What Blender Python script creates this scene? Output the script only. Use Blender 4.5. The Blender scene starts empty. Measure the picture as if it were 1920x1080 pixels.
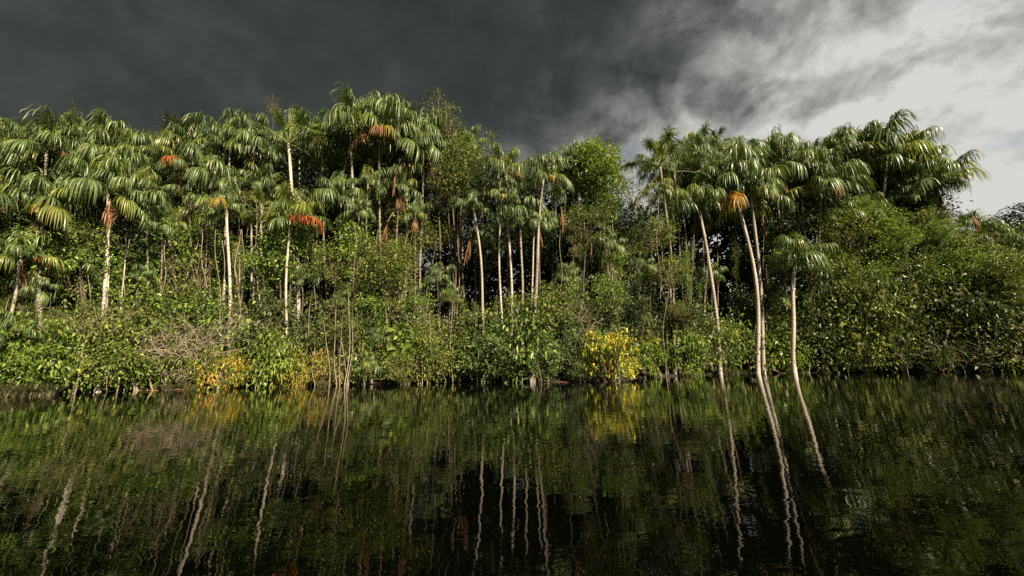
import bpy, math, random
import numpy as np
from mathutils import Vector, Matrix, Euler

random.seed(11)
rng = np.random.default_rng(11)
R = math.radians
scene = bpy.context.scene
COL = scene.collection

# ------------------------------------------------------------------ camera
CAM_H = 1.0
PITCH, ROLL = 11.25, 0.7
cam_data = bpy.data.cameras.new("camera")
cam = bpy.data.objects.new("camera", cam_data)
COL.objects.link(cam)
cam.location = (0, 0, CAM_H)
cam.rotation_euler = (R(90 + PITCH), R(ROLL), 0)
cam_data.sensor_width = 36
cam_data.lens = 13.5
cam_data.clip_end = 5000
scene.camera = cam
M = cam.rotation_euler.to_matrix()
CX, CZ = M.col[0], M.col[2]
FPX = 720.0

def ray(px, py):
    return M @ Vector(((px - 960) / FPX, (540 - py) / FPX, -1.0))
def ground(px, py):
    r = ray(px, py); t = -CAM_H / r.z
    return Vector((r.x * t, r.y * t, 0))
def at(px, py, Y):
    r = ray(px, py); t = Y / r.y
    return Vector((r.x * t, Y, CAM_H + r.z * t))
def project(P):
    v = M.transposed() @ (Vector(P) - Vector((0, 0, CAM_H)))
    return 960 + FPX * v.x / -v.z, 540 - FPX * v.y / -v.z
def col_x(px, Y, z=0.0):
    k = (px - 960) / FPX
    return -((CX.y + k * CZ.y) * Y + (CX.z + k * CZ.z) * (z - CAM_H)) / (CX.x + k * CZ.x)

SHORE_PX = [(0, 744), (150, 737), (300, 730), (450, 727), (620, 723), (750, 720), (860, 716), (1000, 717), (1130, 714),
            (1200, 709), (1300, 704), (1415, 700), (1500, 699.5), (1600, 698.5), (1750, 697.5), (1920, 697)]
SH = [ground(a, b) for a, b in SHORE_PX]
SH = [SH[0] + Vector((-14, -3.5, 0))] + SH + [SH[-1] + Vector((8, -1, 0)), SH[-1] + Vector((40, -2, 0))]
SHX = [p.x for p in SH]; SHY = [p.y for p in SH]
for (a, b), p in zip(SHORE_PX, SH[1:]):
    print("shore", a, b, round(p.x, 1), round(p.y, 1))
def shore_y(x):
    return float(np.interp(x, SHX, SHY))
def base_at(px, d):
    """the point of the bank d metres behind the waterline, in the direction of image column px"""
    Y0, f0 = 6.0, None
    Y = Y0
    while Y < 90:
        x = col_x(px, Y); f = Y - shore_y(x) - d
        if f >= 0: break
        Y0, f0 = Y, f; Y += .4
    if f0 is not None and f > f0: Y = Y0 + (Y - Y0) * (-f0) / (f - f0)
    return Vector((col_x(px, Y), Y, 0))

SKY = [(-60, 225), (0, 228), (100, 205), (200, 210), (258, 265), (285, 292), (310, 245), (345, 225), (430, 218), (540, 200), (640, 190),
       (700, 175), (800, 175), (865, 205), (885, 265), (950, 270), (1000, 295), (1060, 268), (1120, 255), (1160, 290), (1178, 345),
       (1215, 350), (1235, 240), (1300, 240), (1390, 228), (1480, 245), (1560, 235), (1650, 220), (1700, 235), (1728, 300), (1745, 390),
       (1850, 400), (1920, 388), (2000, 380)]
def sky_y(px):
    return float(np.interp(px, [a for a, b in SKY], [b for a, b in SKY]))

# ------------------------------------------------------------------ materials
def new_mat(name):
    m = bpy.data.materials.new(name); m.use_nodes = True
    nt = m.node_tree; nt.nodes.clear()
    return m, nt, nt.nodes, nt.links
def ramp(nt, stops):
    r = nt.nodes.new("ShaderNodeValToRGB")
    e = r.color_ramp.elements
    e[0].position, e[0].color = stops[0][0], (*stops[0][1], 1)
    e[1].position, e[1].color = stops[-1][0], (*stops[-1][1], 1)
    for p, c in stops[1:-1]:
        x = e.new(p); x.color = (*c, 1)
    return r
def leaf_mat(name, stops, rough=0.42, spec=0.5, trans=0.22, vary=0.35):
    """leaf: colour differs from leaf to leaf and from plant to plant"""
    m, nt, N, L = new_mat(name)
    out = N.new("ShaderNodeOutputMaterial")
    g = N.new("ShaderNodeNewGeometry"); oi = N.new("ShaderNodeObjectInfo")
    r = ramp(nt, stops)
    tc = N.new("ShaderNodeTexCoord"); nz = N.new("ShaderNodeTexNoise"); nz.inputs["Scale"].default_value = 0.9; nz.inputs["Detail"].default_value = 2
    L.new(tc.outputs["Object"], nz.inputs["Vector"])
    a = N.new("ShaderNodeMath"); a.operation = "MULTIPLY"; a.inputs[1].default_value = 0.78  # leaf variety, widened to paint in sunlit and shaded leaves
    L.new(g.outputs["Random Per Island"], a.inputs[0])
    b = N.new("ShaderNodeMath"); b.operation = "MULTIPLY_ADD"; b.inputs[1].default_value = 0.9; b.inputs[2].default_value = -0.30
    L.new(nz.outputs["Fac"], b.inputs[0])
    c = N.new("ShaderNodeMath"); c.operation = "ADD"; L.new(a.outputs[0], c.inputs[0]); L.new(b.outputs[0], c.inputs[1])
    L.new(c.outputs[0], r.inputs["Fac"])
    hs = N.new("ShaderNodeHueSaturation")
    v = N.new("ShaderNodeMath"); v.operation = "MULTIPLY_ADD"; v.inputs[1].default_value = vary; v.inputs[2].default_value = 1 - vary / 2
    L.new(oi.outputs["Random"], v.inputs[0]); L.new(v.outputs[0], hs.inputs["Value"])
    L.new(r.outputs["Color"], hs.inputs["Color"])
    p = N.new("ShaderNodeBsdfPrincipled")
    L.new(hs.outputs["Color"], p.inputs["Base Color"])
    p.inputs["Roughness"].default_value = rough
    p.inputs["Specular IOR Level"].default_value = spec
    t = N.new("ShaderNodeBsdfTranslucent")
    tm = N.new("ShaderNodeMixRGB"); tm.blend_type = "MULTIPLY"; tm.inputs[0].default_value = 1; tm.inputs[2].default_value = (1.5, 1.6, 0.6, 1)
    L.new(hs.outputs["Color"], tm.inputs[1]); L.new(tm.outputs[0], t.inputs["Color"])
    mx = N.new("ShaderNodeMixShader"); mx.inputs[0].default_value = trans
    L.new(p.outputs[0], mx.inputs[1]); L.new(t.outputs[0], mx.inputs[2]); L.new(mx.outputs[0], out.inputs["Surface"])
    return m
def bark_mat(name, stops, scale=6, bands=0.0, rough=0.8):
    m, nt, N, L = new_mat(name)
    out = N.new("ShaderNodeOutputMaterial"); p = N.new("ShaderNodeBsdfPrincipled")
    tc = N.new("ShaderNodeTexCoord"); mp = N.new("ShaderNodeMapping"); mp.inputs["Scale"].default_value = (1, 1, 0.45)
    L.new(tc.outputs["Object"], mp.inputs[0])
    nz = N.new("ShaderNodeTexNoise"); nz.inputs["Scale"].default_value = scale; nz.inputs["Detail"].default_value = 5; nz.inputs["Roughness"].default_value = 0.65
    L.new(mp.outputs[0], nz.inputs["Vector"])
    r = ramp(nt, stops)
    wv = N.new("ShaderNodeTexWave"); wv.bands_direction = "Z"; wv.inputs["Scale"].default_value = 1.3; wv.inputs["Distortion"].default_value = 2.5
    wv.inputs["Detail"].default_value = 3; wv.inputs["Detail Scale"].default_value = 2
    L.new(tc.outputs["Object"], wv.inputs["Vector"])
    mm = N.new("ShaderNodeMath"); mm.operation = "MULTIPLY_ADD"; mm.inputs[1].default_value = bands; L.new(wv.outputs["Fac"], mm.inputs[0]); L.new(nz.outputs["Fac"], mm.inputs[2])
    sb = N.new("ShaderNodeMath"); sb.operation = "SUBTRACT"; L.new(mm.outputs[0], sb.inputs[0]); sb.inputs[1].default_value = bands * 0.5
    L.new(sb.outputs[0], r.inputs["Fac"])
    oi = N.new("ShaderNodeObjectInfo"); hs = N.new("ShaderNodeHueSaturation")
    v = N.new("ShaderNodeMath"); v.operation = "MULTIPLY_ADD"; v.inputs[1].default_value = 0.4; v.inputs[2].default_value = 0.8
    L.new(oi.outputs["Random"], v.inputs[0]); L.new(v.outputs[0], hs.inputs["Value"]); L.new(r.outputs["Color"], hs.inputs["Color"])
    L.new(hs.outputs["Color"], p.inputs["Base Color"]); p.inputs["Roughness"].default_value = rough
    bp = N.new("ShaderNodeBump"); bp.inputs["Distance"].default_value = 0.02; bp.inputs["Strength"].default_value = 0.6
    L.new(nz.outputs["Fac"], bp.inputs["Height"]); L.new(bp.outputs[0], p.inputs["Normal"])
    L.new(p.outputs[0], out.inputs["Surface"])
    return m

MAT = {}
MAT["palm"] = leaf_mat("palm_green", [(0, (.034, .066, .020)), (.35, (.090, .140, .040)), (.65, (.165, .225, .068)), (1, (.37, .42, .16))], rough=.43, spec=.6, trans=.18)  # palest stop paints the leaflets' highlights into the green
MAT["palm_fresh"] = leaf_mat("palm_fresh", [(0, (0.109, 0.156, 0.030)), (.5, (0.203, 0.247, 0.051)), (1, (0.374, 0.351, 0.085))], rough=.38, spec=.6, trans=.25)
MAT["palm_yellow"] = leaf_mat("palm_yellow", [(0, (.16, .16, .02)), (.5, (.38, .28, .03)), (1, (.60, .38, .05))], rough=.45, spec=.5, trans=.25)
MAT["palm_gold"] = leaf_mat("palm_gold", [(0, (.10, .09, .01)), (.45, (.42, .22, .02)), (1, (.65, .33, .03))], rough=.5, spec=.4, trans=.2)
MAT["palm_red"] = leaf_mat("palm_red", [(0, (.26, .05, .018)), (.5, (.52, .13, .03)), (1, (.62, .26, .07))], rough=.55, spec=.3, trans=.2)
MAT["palm_dead"] = leaf_mat("palm_dead", [(0, (.07, .04, .022)), (.4, (.20, .095, .048)), (.7, (.34, .17, .08)), (1, (.42, .31, .20))], rough=.7, spec=.2, trans=.12)
MAT["petiole"] = bark_mat("petiole", [(0.3, (.12, .14, .04)), (.7, (.30, .32, .13))], rough=.45)
MAT["petiole_dead"] = bark_mat("petiole_dead", [(0.3, (.20, .12, .07)), (.7, (.42, .28, .16))], rough=.7)
MAT["trunk_pale"] = bark_mat("trunk_pale", [(0.25, (.20, .155, .12)), (.45, (.42, .36, .30)), (.7, (.60, .55, .48))], scale=1.5, bands=.14)
MAT["trunk_grey"] = bark_mat("trunk_grey", [(0.3, (.11, .085, .06)), (.55, (.25, .205, .16)), (.75, (.42, .37, .31))], scale=2.2, bands=.14)
MAT["trunk_dark"] = bark_mat("trunk_dark", [(0.3, (.05, .035, .022)), (.6, (.13, .10, .07)), (.8, (.24, .19, .13))], scale=5)
MAT["twig"] = bark_mat("twig", [(0.3, (.09, .065, .04)), (.55, (.20, .15, .10)), (.8, (.34, .27, .19))], scale=5)
MAT["dead_twig"] = bark_mat("dead_twig", [(0.3, (.16, .12, .085)), (.55, (.34, .27, .20)), (.8, (.56, .47, .38))], scale=4)
MAT["leaf_mid"] = leaf_mat("leaf_mid", [(0, (0.025, 0.050, 0.009)), (.35, (0.078, 0.142, 0.022)), (.7, (0.190, 0.282, 0.041)), (1, (0.426, 0.504, 0.099))], rough=.42, spec=.5)
MAT["leaf_dark"] = leaf_mat("leaf_dark", [(0, (.010, .018, .005)), (.5, (.028, .046, .012)), (1, (.08, .11, .03))], rough=.5, spec=.3, trans=.08)  # dark tone paints forest shade into the leaves; dark trees share it
MAT["leaf_olive"] = leaf_mat("leaf_olive", [(0, (0.034, 0.051, 0.011)), (.4, (0.090, 0.128, 0.023)), (.75, (0.207, 0.250, 0.043)), (1, (0.414, 0.403, 0.090))], rough=.45, spec=.45)
MAT["leaf_bright"] = leaf_mat("leaf_bright", [(0, (0.080, 0.125, 0.015)), (.45, (0.158, 0.238, 0.029)), (1, (0.316, 0.375, 0.067))], rough=.45, spec=.5, trans=.3)
MAT["leaf_lime"] = leaf_mat("leaf_lime", [(0, (.06, .11, .018)), (.45, (.16, .25, .04)), (1, (.34, .42, .09))], rough=.5, spec=.4, trans=.3)
MAT["leaf_willow"] = leaf_mat("leaf_willow", [(0, (0.056, 0.098, 0.028)), (.5, (0.146, 0.218, 0.065)), (1, (0.302, 0.380, 0.140))], rough=.45, spec=.5, trans=.2)
MAT["leaf_gold"] = leaf_mat("leaf_gold", [(0, (.05, .09, .018)), (.38, (.12, .18, .03)), (.50, (.24, .28, .04)), (.68, (.50, .42, .04)), (.92, (.62, .30, .03))], rough=.45, spec=.5, trans=.3, vary=.2)
MAT["leaf_yellow"] = leaf_mat("leaf_yellow", [(0, (.06, .11, .02)), (.36, (.14, .21, .03)), (.48, (.38, .39, .035)), (.75, (.60, .52, .04)), (1, (.64, .34, .02))], rough=.45, spec=.4, trans=.3, vary=.15)
MAT["leaf_dusky"] = leaf_mat("leaf_dusky", [(0, (.022, .034, .010)), (.45, (.058, .082, .022)), (.8, (.13, .155, .042)), (1, (.30, .28, .10))], rough=.45, spec=.5)  # darker olive leaf, paints in shade where less sun reaches the bank
MAT["leaf_brown"] = leaf_mat("leaf_brown", [(0, (.06, .035, .02)), (.5, (.16, .09, .045)), (1, (.30, .20, .11))], rough=.7, spec=.2, trans=.1)
MAT["reed"] = leaf_mat("reed", [(0, (.07, .08, .03)), (.5, (.16, .16, .07)), (1, (.33, .28, .16))], rough=.5, spec=.4, trans=.2)

# ------------------------------------------------------------------ mesh helpers
class G:
    def __init__(s): s.V = []; s.F = []; s.I = []; s.n = 0
    def add(s, V, F, mi=0):
        V = np.asarray(V, float)
        s.V.append(V); s.F.extend([tuple(i + s.n for i in f) for f in F]); s.I.extend([mi] * len(F)); s.n += len(V)
    def tube(s, pts, rad, sides=6, mi=0, cap=False):
        pts = [Vector(p) for p in pts]; n = len(pts); V = []; F = []
        side = None
        for i in range(n):
            t = (pts[min(i + 1, n - 1)] - pts[max(i - 1, 0)]).normalized()
            if side is None:
                a = Vector((1, 0, 0)) if abs(t.x) < .8 else Vector((0, 1, 0))
                side = t.cross(a).normalized()
            side = (side - t * side.dot(t)).normalized(); up = t.cross(side)
            for k in range(sides):
                an = 2 * math.pi * k / sides
                V.append(pts[i] + (side * math.cos(an) + up * math.sin(an)) * rad[i])
        for i in range(n - 1):
            for k in range(sides):
                F.append((i * sides + k, i * sides + (k + 1) % sides, (i + 1) * sides + (k + 1) % sides, (i + 1) * sides + k))
        if cap: F.append(tuple(range((n - 1) * sides, n * sides)))
        s.add([tuple(v) for v in V], F, mi)
    def mesh(s, name, mats, smooth=True):
        me = bpy.data.meshes.new(name)
        V = np.concatenate(s.V) if s.V else np.zeros((0, 3))
        me.from_pydata(V.tolist(), [], s.F)
        for m in mats: me.materials.append(MAT[m] if isinstance(m, str) else m)
        me.polygons.foreach_set("material_index", s.I)
        if smooth: me.polygons.foreach_set("use_smooth", [True] * len(me.polygons))
        me.update()
        return me

def leaves(g, C, D, Lf, W, mi=0, fold=0.25, droop=0.0, Nrm=None):
    """many leaves at once: C base points, D directions (n,3), lengths, widths. Each leaf: five points, folded on the midrib."""
    n = len(C)
    D = D / np.linalg.norm(D, axis=1, keepdims=True)
    up = rng.normal(0, .55, (n, 3)) + np.array([0, -.35, .75])
    if Nrm is not None: up = Nrm + rng.normal(0, .35, (n, 3)) + np.array([0, -.1, .45])
    S = np.cross(D, up); S /= np.linalg.norm(S, axis=1, keepdims=True) + 1e-9
    U = np.cross(S, D)
    Lf = np.broadcast_to(Lf, (n,))[:, None]; W = np.broadcast_to(W, (n,))[:, None]
    mid = C + D * Lf * .45
    tip = C + D * Lf * (1 - .25 * droop) - np.array([0, 0, 1]) * Lf * droop * .5
    a = mid + S * W * .5 + U * W * fold; b = mid - S * W * .5 + U * W * fold
    V = np.stack([C, a, tip, b], axis=1).reshape(-1, 3)
    base = np.arange(n) * 4
    F = np.stack([base, base + 1, base + 2, base + 3], axis=1).tolist()
    g.add(V, F, mi)

def obj(name, me, parent=None, loc=(0, 0, 0), rot=(0, 0, 0), sc=(1, 1, 1)):
    o = bpy.data.objects.new(name, me); COL.objects.link(o)
    o.parent = parent; o.location = loc; o.rotation_euler = rot
    o.scale = sc if hasattr(sc, "__len__") else (sc, sc, sc)
    return o
REG = []
def thing(name, loc, cat, label=None, desc=None, group=None, rz=0, me=None, sc=1):
    o = obj(name, me, None, loc, (0, 0, rz), sc)
    o["category"] = cat
    if group: o["group"] = group
    if label: o["label"] = label
    else: REG.append((o, desc))
    return o

# ------------------------------------------------------------------ palm fronds
def frond_geo(elev, seed, droop=.5, pet=.50, L=.56, n=32, arc=158, hw=.0165, segs=6, bend=28, twist=1.3):
    rr = random.Random(seed); g = G()
    p = Vector((0, 0, 0)); pts = [p.copy()]
    a = R(elev); K = 6
    for k in range(K):
        p = p + Vector((math.cos(a), 0, math.sin(a))) * pet / K; pts.append(p.copy())
        a -= R(bend) / K * (0.5 + k / K) * max(.25, math.cos(R(elev)) + .25)
    g.tube(pts, [.021, .015, .012, .011, .010, .009, .007], 5, 1)
    t = Vector((math.cos(a), 0, math.sin(a))); s = Vector((0, 1, 0)); nn = Vector((-math.sin(a), 0, math.cos(a)))
    V = []; F = []
    prof = [.35, .85, 1, .95, .8, .5, .08]
    for i in range(n):
        u = -1 + 2 * (i + .5) / n
        ph = R(u * arc + rr.uniform(-3, 3))
        d = (t * math.cos(ph) + s * math.sin(ph) + nn * rr.uniform(.1, .4)).normalized()
        q = pts[-1] + t * .14 * (1 - abs(u)) - s * .02 * u
        ll = L * (1 - .3 * abs(u)) * rr.uniform(.66, 1.12)
        w0 = d.cross(nn).normalized(); tw = rr.uniform(-twist, twist); dr = droop * rr.uniform(.75, 1.3)
        yaw = Vector((rr.uniform(-.08, .08), rr.uniform(-.08, .08), 0))
        b = len(V)
        for k in range(segs + 1):
            f = k / segs
            w = w0 - d * w0.dot(d)
            w = (Matrix.Rotation(tw * f, 3, d) @ w).normalized()
            h = hw * prof[min(k, 6)]
            V += [q - w * h, q + w * h]
            if k < segs:
                F.append((b + 2 * k, b + 2 * k + 1, b + 2 * k + 3, b + 2 * k + 2))
            q = q + d * ll / segs
            d = (d + Vector((0, 0, -1)) * dr * (.38 + f) + yaw).normalized()
    g.add([tuple(v) for v in V], F, 0)
    return g
ELEV = [82, 66, 50, 34, 18, 0, -28]
FG, FM = {}, {}
for st, dr in (("curtain", 1.75), ("star", .50), ("wild", 1.1)):
    for e in ELEV:
        for k in range(3):
            g = frond_geo(e, hash((st, e, k)) if False else e * 7 + k * 131 + int(dr * 1000), droop=dr * (1.1 if e < 10 else 1), hw=.0100 if st != "star" else .0095,
                          n=58 if st != "star" else 60, L=[.56, .70, .62][k] if st != "star" else .42, pet=[.36, .54, .74][k] if st != "star" else [.62, .74, .68][k])
            FG[st, e, k] = g
            FM[st, e, k] = g.mesh("frond", ["palm", "petiole"])
# a dead frond hangs straight down along the trunk
DM = []
for k in range(4):
    g = frond_geo(-58, 900 + k, droop=1.0, bend=40, n=30, arc=[24,40,30,55][k], L=[.8,.6,.7,.6][k], hw=.016, pet=.34, twist=2.8)
    DM.append(g.mesh("dead_frond", ["palm_dead", "petiole_dead"]))
SPEAR = []
for k in range(2):
    g = G(); rr = random.Random(k)
    for i in range(9):
        a = rr.uniform(0, 6.28); tl = rr.uniform(.03, .10)
        pts = [Vector((0, 0, 0)), Vector((math.cos(a) * tl * .3, math.sin(a) * tl * .3, .4)), Vector((math.cos(a) * tl, math.sin(a) * tl, rr.uniform(.85, 1.05)))]
        g.tube(pts, [.012, .02, .002], 3, 0)
    SPEAR.append(g.mesh("spear_leaf", ["palm_fresh"]))

def recolour(o, leafm, petm="petiole"):
    for i, m in enumerate((leafm, petm)):
        if i < len(o.material_slots):
            o.material_slots[i].link = "OBJECT"; o.material_slots[i].material = MAT[m]

def trunk_mesh(top, r0, r1, seed, mat, wob=.10, sides=9, sag=None, flare=1.35):
    rr = random.Random(seed); g = G(); n = 16; H = top.z
    ph1, ph2 = rr.uniform(0, 6.28), rr.uniform(0, 6.28); pts = []; rad = []
    sg = sag if sag is not None else Vector((rr.uniform(-.25, .25), rr.uniform(-.1, .1), 0))
    for i in range(n + 1):
        f = i / n
        p = top * f + sg * (4 * f * (1 - f))
        env = math.sin(math.pi * f)
        p = p + Vector((math.sin(ph1 + f * 5) * wob * env, math.cos(ph2 + f * 4) * wob * env, 0))
        pts.append(p); rad.append((r0 + (r1 - r0) * f) * (1 + (flare - 1) * max(0, 1 - f * 9)) * rr.uniform(.95, 1.05))
    pts[0] = pts[0] - Vector((0, 0, .35))
    g.tube(pts, rad, sides, 0, cap=True)
    return g.mesh("trunk", [mat])

def palm(label, bx, d, tx, ty, rad_px, nf=14, style="curtain", tr=5.5, mat="trunk_pale", elo=-14, ehi=86, spear=0, dead=0, gold=0, yellow=0, red=0,
         fresh=0, sag=None, skip=(), desc=None, name="palm_tree", dz=0, group="fan palms on the flooded bank", az0=None, deadaz=None):
    B = base_at(bx, d); B.z = .05
    T = at(tx, ty, B.y + dz)
    s = rad_px / FPX * B.y * .98
    o = thing(name, B, "palm tree", label=label, desc=desc, group=group)
    top = T - B
    k = len(bpy.data.meshes)
    r0 = max(.04, tr / FPX * B.y * (.37 if mat == "trunk_pale" else .30))
    obj("trunk", trunk_mesh(top, r0 * 1.1, r0 * .85, k, mat, sag=sag), o)
    nf = round(nf * random.uniform(.82, 1.18) * (1.7 if style != "star" else 1.0))
    az = random.uniform(0, 6.28) if az0 is None else az0
    for i in range(nf):
        f = (i + .5) / nf
        e = ehi + (elo - ehi) * (f ** 1.1)
        eb = min(ELEV, key=lambda q: abs(q - e))
        a = az + i * 2.39996 + random.uniform(-.25, .25)
        old = e < 5 and style != "star" and random.random() < .07
        fo = obj("dead_frond" if old else "frond", FM[style, eb, i % 3], o, top, (random.uniform(-.16, .16), R(eb - e) + random.uniform(-.1, .1), a), s * random.uniform(.78, 1.16) * (.62 if old else 1))
        if old: recolour(fo, "palm_dead", "petiole_dead")
        elif random.random() < .18 or i < fresh: recolour(fo, "palm_fresh")
    def extra(nn, m, e0):
        for j in range(nn):
            a = (random.uniform(0, 6.28) if deadaz is None else deadaz + j * .5)
            if m == "palm_dead":
                o2 = obj("dead_frond", DM[j % 4], o, top - Vector((0, 0, .05)), (0, 0, a), s * random.uniform(.8, 1.05)); continue
            nm = {"palm_gold": "golden_frond", "palm_yellow": "yellow_frond", "palm_red": "red_dead_frond"}[m]
            eb = min(ELEV, key=lambda q: abs(q - e0))
            fo = obj(nm, FM["curtain" if m != "palm_red" else "wild", eb, j % 3], o, top, (0, 0, a), s * {"palm_gold": .72, "palm_red": 1.05}.get(m, .95))
            recolour(fo, m, "petiole" if m != "palm_red" else "petiole_dead")
    extra(dead, "palm_dead", -45); extra(gold, "palm_gold", -28); extra(yellow, "palm_yellow", 10); extra(red, "palm_red", 10)
    for j in range(spear):
        obj("spear_leaf", SPEAR[j % 2], o, top, (random.uniform(-.15, .15), random.uniform(-.15, .15), j), s * random.uniform(1.0, 1.25))
    return o

RT = -math.pi / 2  # (azimuths: 0 = +x right, pi = left, -pi/2 = towards the water)
V3 = Vector
# ---- left cluster
palm("arching palm at far left whose fronds run past the photo's edge", -8, 1.5, -5, 278, 80, 16, "curtain", 6)
palm("palm at far left whose topmost frond curls above its neighbours", 70, 1.2, 88, 278, 78, 16, "wild", 7, fresh=2)
palm("low broad palm with yellowing frond hooked to its right, far left", 92, -.2, 66, 391, 92, 16, "curtain", 9, "trunk_pale", yellow=1, dead=3, deadaz=-.4)
palm("domed palm with one thin spear leaf sticking up, left of the notch in the skyline", 190, 2.2, 190, 284, 78, 18, "curtain", 6, spear=1)
palm("palm with pale twisted trunk wrapped in a dry papery sheath", 182, .3, 202, 361, 84, 15, "curtain", 8, "trunk_pale", fresh=3, dead=2, deadaz=-.3, sag=V3((.15, 0, 0)))
palm("dense palm filling the space below the curled frond, left group", 130, 2.8, 132, 316, 76, 16, "curtain", 6)
palm("short palm at the left edge with rust coloured dead fronds", 20, .2, 36, 478, 62, 11, "curtain", 7, "trunk_pale", dead=2, red=1, deadaz=1.0)
palm("palm above left edge with shaggy grey green crown under arching palm", 28, 2.6, 22, 346, 74, 14, "curtain", 5)
palm("drooping palm on the right slope of the left group", 225, 1.5, 228, 321, 62, 13, "curtain", 6, "trunk_grey")
palm("small palm with a pale knob of new leaf, right flank of left group", 262, 1.2, 272, 361, 52, 11, "curtain", 5, "trunk_grey", fresh=3)
palm("tiny stemless looking palm hanging pale leaves over water at left edge", -6, -.8, 6, 628, 48, 8, "curtain", 6, "trunk_grey", name="young_palm")
palm("little palm with a single bright hanging fan, below left skyline notch", 285, 1.0, 302, 422, 40, 6, "curtain", 3, "trunk_grey", fresh=4, elo=-10, ehi=30, name="young_palm")
# ---- centre left
palm("palm beside the notch holding a big rust brown dead frond", 372, 3, 352, 280, 66, 14, "curtain", 5, "trunk_grey", red=1, dead=2, deadaz=-2.3)
palm("lower palm with rusty dead fans on its left side", 352, 1.4, 352, 315, 52, 9, "curtain", 5, "trunk_grey", red=2, dead=1, deadaz=-2.1)
palm("palm with a bare yellowish arching stalk in mid crown, centre left", 425, 3.2, 432, 272, 66, 15, "curtain", 5)
palm("palm just left of the white trunked palm, crown joined with it", 480, 3.6, 476, 272, 64, 14, "curtain", 5, dead=1)
palm("heavy drooping palm beneath the centre left skyline", 398, 2.2, 396, 340, 70, 14, "curtain", 6, "trunk_grey")
palm("palm with bright yellow frond in front of dark trunks", 425, .1, 424, 386, 52, 9, "curtain", 7, "trunk_pale", yellow=2, deadaz=-1.7)
palm("short palm with fresh star shaped fan beside the yellow frond", 462, 1.1, 482, 396, 46, 8, "star", 5, "trunk_grey", fresh=7)
palm("slim palm hanging behind the yellow fronded palm, to its left", 378, 1.4, 384, 402, 48, 9, "curtain", 5, "trunk_grey")
palm("palm with smooth white trunk and open crown on the skyline", 556, 1.2, 541, 270, 78, 13, "star", 8.5, "trunk_pale", ehi=80, elo=-6, fresh=4, spear=1, yellow=0)
palm("low fresh green palm holding one fiery red dead frond", 530, -.1, 543, 412, 66, 12, "wild", 6, "trunk_pale", fresh=9, red=2, deadaz=-.5, elo=0)
palm("palm with yellowish centre right of the white trunked palm", 612, 2.4, 604, 272, 62, 13, "curtain", 5, "trunk_grey", yellow=1, deadaz=-1.2)
palm("palm with fronds thrown out to the left against dark cloud", 672, 1.6, 656, 248, 72, 13, "wild", 7, "trunk_pale")
palm("tallest palm of the middle with stout spear leaf on top", 704, 1.4, 712, 258, 92, 19, "curtain", 7, "trunk_grey", spear=3, yellow=1, deadaz=-.9)
palm("palm with pale stalks spreading from the trunk top, under ragged tree", 792, 1.8, 794, 272, 84, 16, "curtain", 7, "trunk_grey", dead=1, deadaz=0)
palm("palm squeezed between the spear topped and ragged skyline palms", 752, 2.6, 756, 276, 68, 14, "curtain", 5, dead=1)
palm("palm below the spear topped palm with long copper dead frond", 742, 1.0, 748, 352, 56, 11, "curtain", 5, "trunk_grey", dead=3, deadaz=-1.2)
palm("small palm with glowing green new fan, left of spear topped trunk", 688, .9, 690, 345, 46, 9, "curtain", 4, "trunk_grey", fresh=3)
palm("thin palm drooping over dark gap under the middle skyline", 640, 1.8, 640, 372, 58, 12, "curtain", 5, "trunk_grey")
palm("small palm crowded against the spear topped palm's lower trunk", 668, .7, 674, 392, 44, 9, "curtain", 4, "trunk_grey", fresh=2)
palm("palm with coppery skirt hanging below the middle canopy", 772, 1.5, 778, 402, 40, 8, "curtain", 4, "trunk_grey", dead=3, deadaz=-1.6)
# ---- centre
palm("slim pale palm with dead brown skirt halfway up its trunk", 908, -.2, 888, 392, 46, 9, "curtain", 6.5, "trunk_pale", elo=10)
palm("palm with narrow hanging crown and yellowed fan, centre clump", 946, .0, 941, 372, 42, 8, "curtain", 5.5, "trunk_pale", yellow=1, deadaz=-1.4, elo=0)
palm("tallest palm of the centre clump with crown below sparse twiggy tree", 958, .2, 948, 322, 62, 13, "curtain", 6.5, "trunk_pale", fresh=2)
palm("palm with slanting white trunk at the right of the centre clump", 996, -.1, 1019, 335, 56, 13, "curtain", 7.5, "trunk_pale", yellow=1, fresh=2, deadaz=-.2, sag=V3((-.12, 0, 0)))
palm("low palm in the centre clump with brown sheath at its neck", 970, .3, 975, 402, 52, 11, "curtain", 6, "trunk_pale", dead=1, fresh=2)
palm("palm tucked behind slanting white trunk with copper frond at right", 1003, .4, 1003, 412, 48, 10, "curtain", 5, "trunk_pale", dead=2, deadaz=0)
palm("palm at skyline left of the leafy round topped tree", 1066, 3.6, 1074, 308, 50, 12, "curtain", 5, "trunk_grey")
palm("dark palm peeking above the centre clump's right shoulder", 1040, 4.2, 1040, 312, 36, 9, "curtain", 4, "trunk_grey")
palm("palm mixed into the leafy round topped tree", 1108, 3.2, 1112, 335, 46, 11, "curtain", 4, "trunk_grey")
palm("short palm showing two striped fans low in the centre thicket", 1140, 1.0, 1142, 462, 40, 8, "curtain", 4, "trunk_dark", name="young_palm")
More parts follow.
